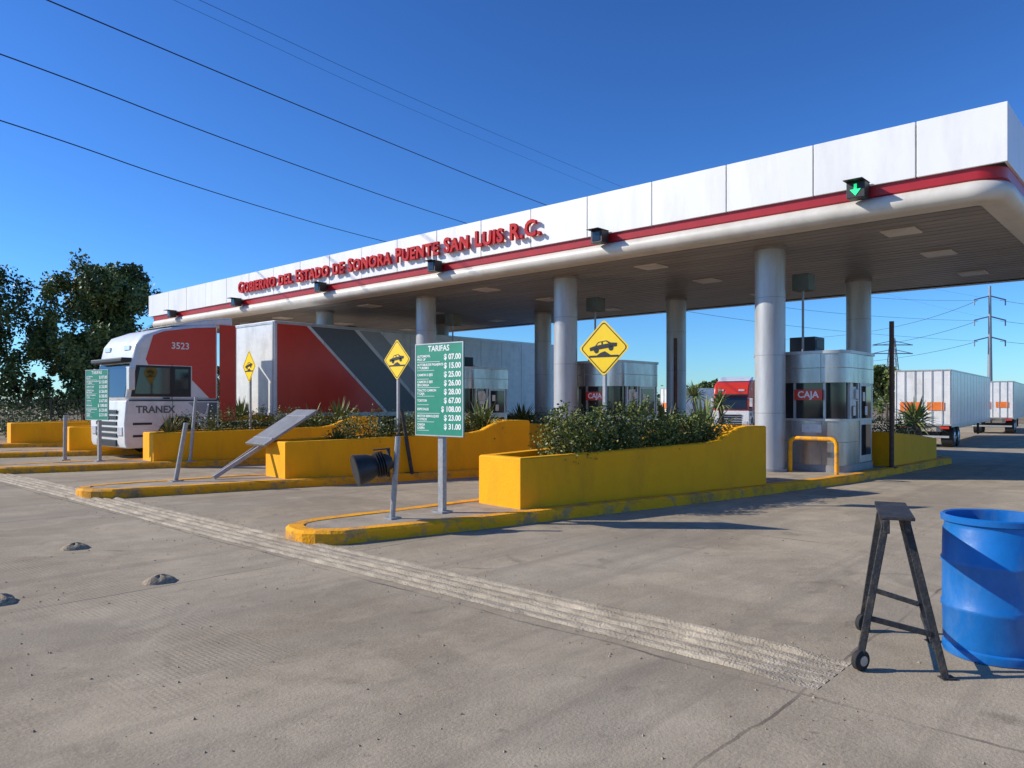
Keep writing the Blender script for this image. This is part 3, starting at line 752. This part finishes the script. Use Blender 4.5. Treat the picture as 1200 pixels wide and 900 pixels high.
def hedge(i,x0,x1,zt,n,name='planter_hedge',ya=6.35,slope=-.2,mats=None,wid=.42):
    cl=[]; x=x0
    while x<x1:
        y=ya+slope*(x-9.5)+off(x,i)+random.uniform(-.2,.2); h=zt+random.uniform(-.16,.10)
        cl.append(((x,y,(h+.68)/2),(.26,wid*random.uniform(.7,1.1),(h-.6)/2+.06),n)); 
        for _ in range(2): cl.append(((x+random.uniform(-.1,.1),y+random.uniform(-.35,.35),h+random.uniform(-.05,.05)),(.06,.06,random.uniform(.1,.2)),n//16))
        x+=.17
    foliage(name,cl,.05,mats or [M['leaf1'],M['leaf2'],M['leaf3']])
random.seed(21)
hedge(0,8.45,11.75,1.38,900,ya=6.75)
hedge(1,8.9,12.2,1.28,380,ya=6.8,wid=.5)
hedge(2,8.4,12.2,1.3,250,ya=6.8)
hedge(3,8.4,12.2,1.15,150,ya=6.8)
for i in range(3):
    hedge(i,18.3,21.2,1.15,150,ya=7.6)
def spiky(name,c,n,L,w=.05,mats=('aga','aga2'),up=.3):
    c=Vector(c); vs=[];fs=[];mi=[]
    for _ in range(n):
        a=random.random()*6.28; e=random.uniform(up,1.45); d=Vector((math.cos(a)*math.cos(e),math.sin(a)*math.cos(e),math.sin(e)))
        l=L*random.uniform(.65,1.1); s=Vector((-math.sin(a),math.cos(a),0))*w
        m=c+d*l*.5+UP*.03; t=c+d*l-UP*.08*l*math.cos(e)*2
        i=len(vs); q=c+d*.04
        up_=s.cross(d).normalized()*w*.5
        vs+=[q-s*.6,q+s*.6,m+s,m-s,t,m-up_]; fs+=[(i,i+1,i+2,i+5),(i,i+5,i+3),(i+3,i+5,i+4),(i+5,i+2,i+4)]
        k=random.randrange(len(mats)); mi+=[k]*4
    me=bpy.data.meshes.new(name); me.from_pydata([tuple(v) for v in vs],[],fs)
    for m in mats: me.materials.append(M[m])
    me.polygons.foreach_set('material_index',mi)
    o=bpy.data.objects.new(name,me); sc.collection.objects.link(o); return o
random.seed(9)
for i in range(4):
    spiky('agave_plant',(12.15,6.45+off(12.1,i),.85),60,.95,.035)
    spiky('agave_plant',(11.6,6.9+off(11.6,i),.8),40,.8,.03)
    spiky('agave_plant',(19.4,6.3+off(19.4,i),.7),50,1.0)
spiky('agave_plant',(8.9,12.9,.65),60,.5,.025); spiky('agave_plant',(9.2,18.9,.65),60,.6,.025,mats=('dry','aga2'))
spiky('agave_plant',(8.2,19.1,.65),70,.7,.02,mats=('dry','aga2')); spiky('agave_plant',(10.9,12.6,.65),60,.7,.03,mats=('dry','aga2'))
for (u,d,h) in ((815,50,2.6),(845,47,2.0),(1075,30,1.2)):
    p=W((u-600)/880*d,d); p.z=gz(p.x,p.y); r=root('yucca_palm',p); k=MB(); k.tube([p,p+Vector((.05,0,h*.6)),p+Vector((0,.05,h))],[.2,.16,.13],10); k.make('trunk',M['bark'],r,smooth=True)
    random.seed(u); attach(spiky('crown_leaves',p+Vector((0,.05,h)),90,1.2,.06,up=-.4),r)

random.seed(31)
cl=[]
for i in range(26):
    p=W(-24+random.uniform(-7,4),33+random.uniform(-2,4)); h=random.uniform(.5,1.1)
    cl.append((p+Vector((0,0,h*.6)),(h,h,h*.75),500))
foliage('roadside_bushes',cl,.12,[M['leaf1'],M['leafd1'],M['leaf2']])
r=root('perimeter_fence',(5,38,0)); k=MB()
x=-14.
while x<60:
    k.box((x-.03,37.97,0 if x<27 else gz(x,0)-.1),(x+.03,38.03,1.7)); x+=2.5
for z in (.3,1.0,1.65): k.box((-14,37.99,z-.02),(60,38.01,z+.02))
k.make('posts_and_rails',M['blacksteel'],r)
k=MB(); x=-14.
while x<60: k.box((x,37.995,.3),(x+.02,38.005,1.65)); x+=.16
k.make('bars',M['blacksteel'],r)

# ---------------- power infrastructure
def cable(pts,rad,name='power_line'):
    cu=bpy.data.curves.new(name,'CURVE'); cu.dimensions='3D'; cu.bevel_depth=rad; cu.bevel_resolution=1
    sp=cu.splines.new('NURBS'); sp.points.add(len(pts)-1)
    for q,p in zip(sp.points,pts): q.co=(*p,1)
    sp.order_u=3; sp.use_endpoint_u=True; sp.resolution_u=12
    cu.materials.append(M['cable']); o=bpy.data.objects.new(name,cu); sc.collection.objects.link(o)
cable([PX(-300,-150,18),PX(55,0,25),PX(345,122,38),PX(635,240,62),PX(950,355,110),PX(1146,352,150)],.024)
cable([PX(-300,-40,20),PX(0,60,26),PX(270,167,38),PX(545,263,62),PX(900,370,110),PX(1146,376,150)],.024)
cable([PX(-300,50,21),PX(0,138,27),PX(225,219,38),PX(450,285,62),PX(880,385,110),PX(1146,400,150)],.023)
cable([PX(-50,-130,30),PX(235,0,40),PX(480,115,58),PX(720,215,90),PX(960,318,130),PX(1172,352,150)],.012)
cable([PX(-80,-130,30),PX(205,0,40),PX(460,120,58),PX(700,220,90),PX(960,330,130),PX(1172,376,150)],.009)
for v0,v1 in ((352,372),(376,388),(400,404)):
    cable([PX(1172,v0,150),PX(1500,v1+30,110)],.04)
    cable([PX(1146,v0,150),PX(1046,v1+24,210),PX(900,v1+26,260)],.04)
p=PX(1160,470,150); p.z=-.7; r=root('transmission_pole',p); k=MB()
top=1.6+135/880*150
k.tube([(p.x,p.y,-.7),(p.x,p.y,top)],[.55,.22],12)
for z in (352,376,400):
    zz=1.6+(470-z)/880*150; o_=Vector((p.x,p.y,0))
    k.bar(o_-R*3.2+UP*(zz+.1),o_+UP*(zz+.9),.22,.22); k.bar(o_+UP*(zz+.9),o_+R*3.2+UP*(zz+.1),.22,.22)
    for s_ in (-1,1): k.tube([o_+UP*(zz+.1)+R*3.1*s_,o_+UP*(zz-1.0)+R*3.1*s_],.12,8)
k.make('pole',M['steel_far'],r)
def lattice(u,d,H,w):
    p=W((u-600)/880*d,d,-.7); r=root('lattice_tower',p); k=MB(); n=7; t=.16
    def cn(f,i): 
        h=w*(1-.8*f)/2; a=((-1,-1),(1,-1),(1,1),(-1,1))[i]; return p+Vector((a[0]*h,a[1]*h,H*f))
    for i in range(4): k.bar(cn(0,i),cn(1,i),t,t)
    for j in range(n):
        for i in range(4): k.bar(cn(j/n,i),cn((j+1)/n,(i+1)%4),t*.7,t*.7); k.bar(cn(j/n,(i+1)%4),cn((j+1)/n,i),t*.7,t*.7)
    for f in (.78,.9):
        c=p+UP*H*f; k.bar(c-R*H*.28,c+R*H*.28,t*1.6,t*1.6); k.bar(c-R*H*.28,c+UP*H*.06,t,t); k.bar(c+R*H*.28,c+UP*H*.06,t,t)
    k.make('lattice',M['steel_far'],r)
lattice(1046,210,20,4.5)

# ---------------- light
el=math.radians(30); Ld=Vector((-.64,.77,0)).normalized()*math.cos(el)+UP*math.sin(el)
sd=bpy.data.lights.new('sun','SUN'); sd.energy=5.0; sd.angle=math.radians(.5); sd.color=(1,.94,.83)
so=bpy.data.objects.new('sun',sd); sc.collection.objects.link(so); so.rotation_euler=Ld.to_track_quat('Z','Y').to_euler(); so.location=(0,0,30)
w=bpy.data.worlds.new("World"); sc.world=w; w.use_nodes=True; nt=w.node_tree
sky=nt.nodes.new('ShaderNodeTexSky'); sky.sky_type='NISHITA'; sky.sun_disc=False; sky.sun_elevation=el
sky.sun_rotation=math.atan2(Ld.x,Ld.y); sky.ozone_density=4; sky.air_density=1.0; sky.dust_density=.1
tint=nt.nodes.new('ShaderNodeMix'); tint.data_type='RGBA'; tint.blend_type='MULTIPLY'; tint.inputs[0].default_value=1; tint.inputs[7].default_value=(.076,.112,.148,1)
gm=nt.nodes.new('ShaderNodeGamma'); gm.inputs['Gamma'].default_value=1.3
up_=nt.nodes.new('ShaderNodeMix'); up_.data_type='RGBA'; up_.blend_type='MULTIPLY'; up_.inputs[0].default_value=1; up_.inputs[7].default_value=(10,10,10,1)
bg=nt.nodes['Background']; bg.inputs['Strength'].default_value=.122
nt.links.new(sky.outputs[0],tint.inputs[6]); nt.links.new(tint.outputs[2],gm.inputs['Color']); nt.links.new(gm.outputs['Color'],up_.inputs[6]); nt.links.new(up_.outputs[2],bg.inputs['Color'])
# ---------------- camera
cd=bpy.data.cameras.new('camera'); cd.lens=26.4; cd.sensor_width=36; cd.shift_y=20/1200; cd.clip_end=6000; cd.clip_start=.05
co=bpy.data.objects.new('camera',cd); sc.collection.objects.link(co); co.location=(0,0,1.6); co.rotation_euler=(math.radians(90),0,-math.atan2(F.x,F.y)); sc.camera=co
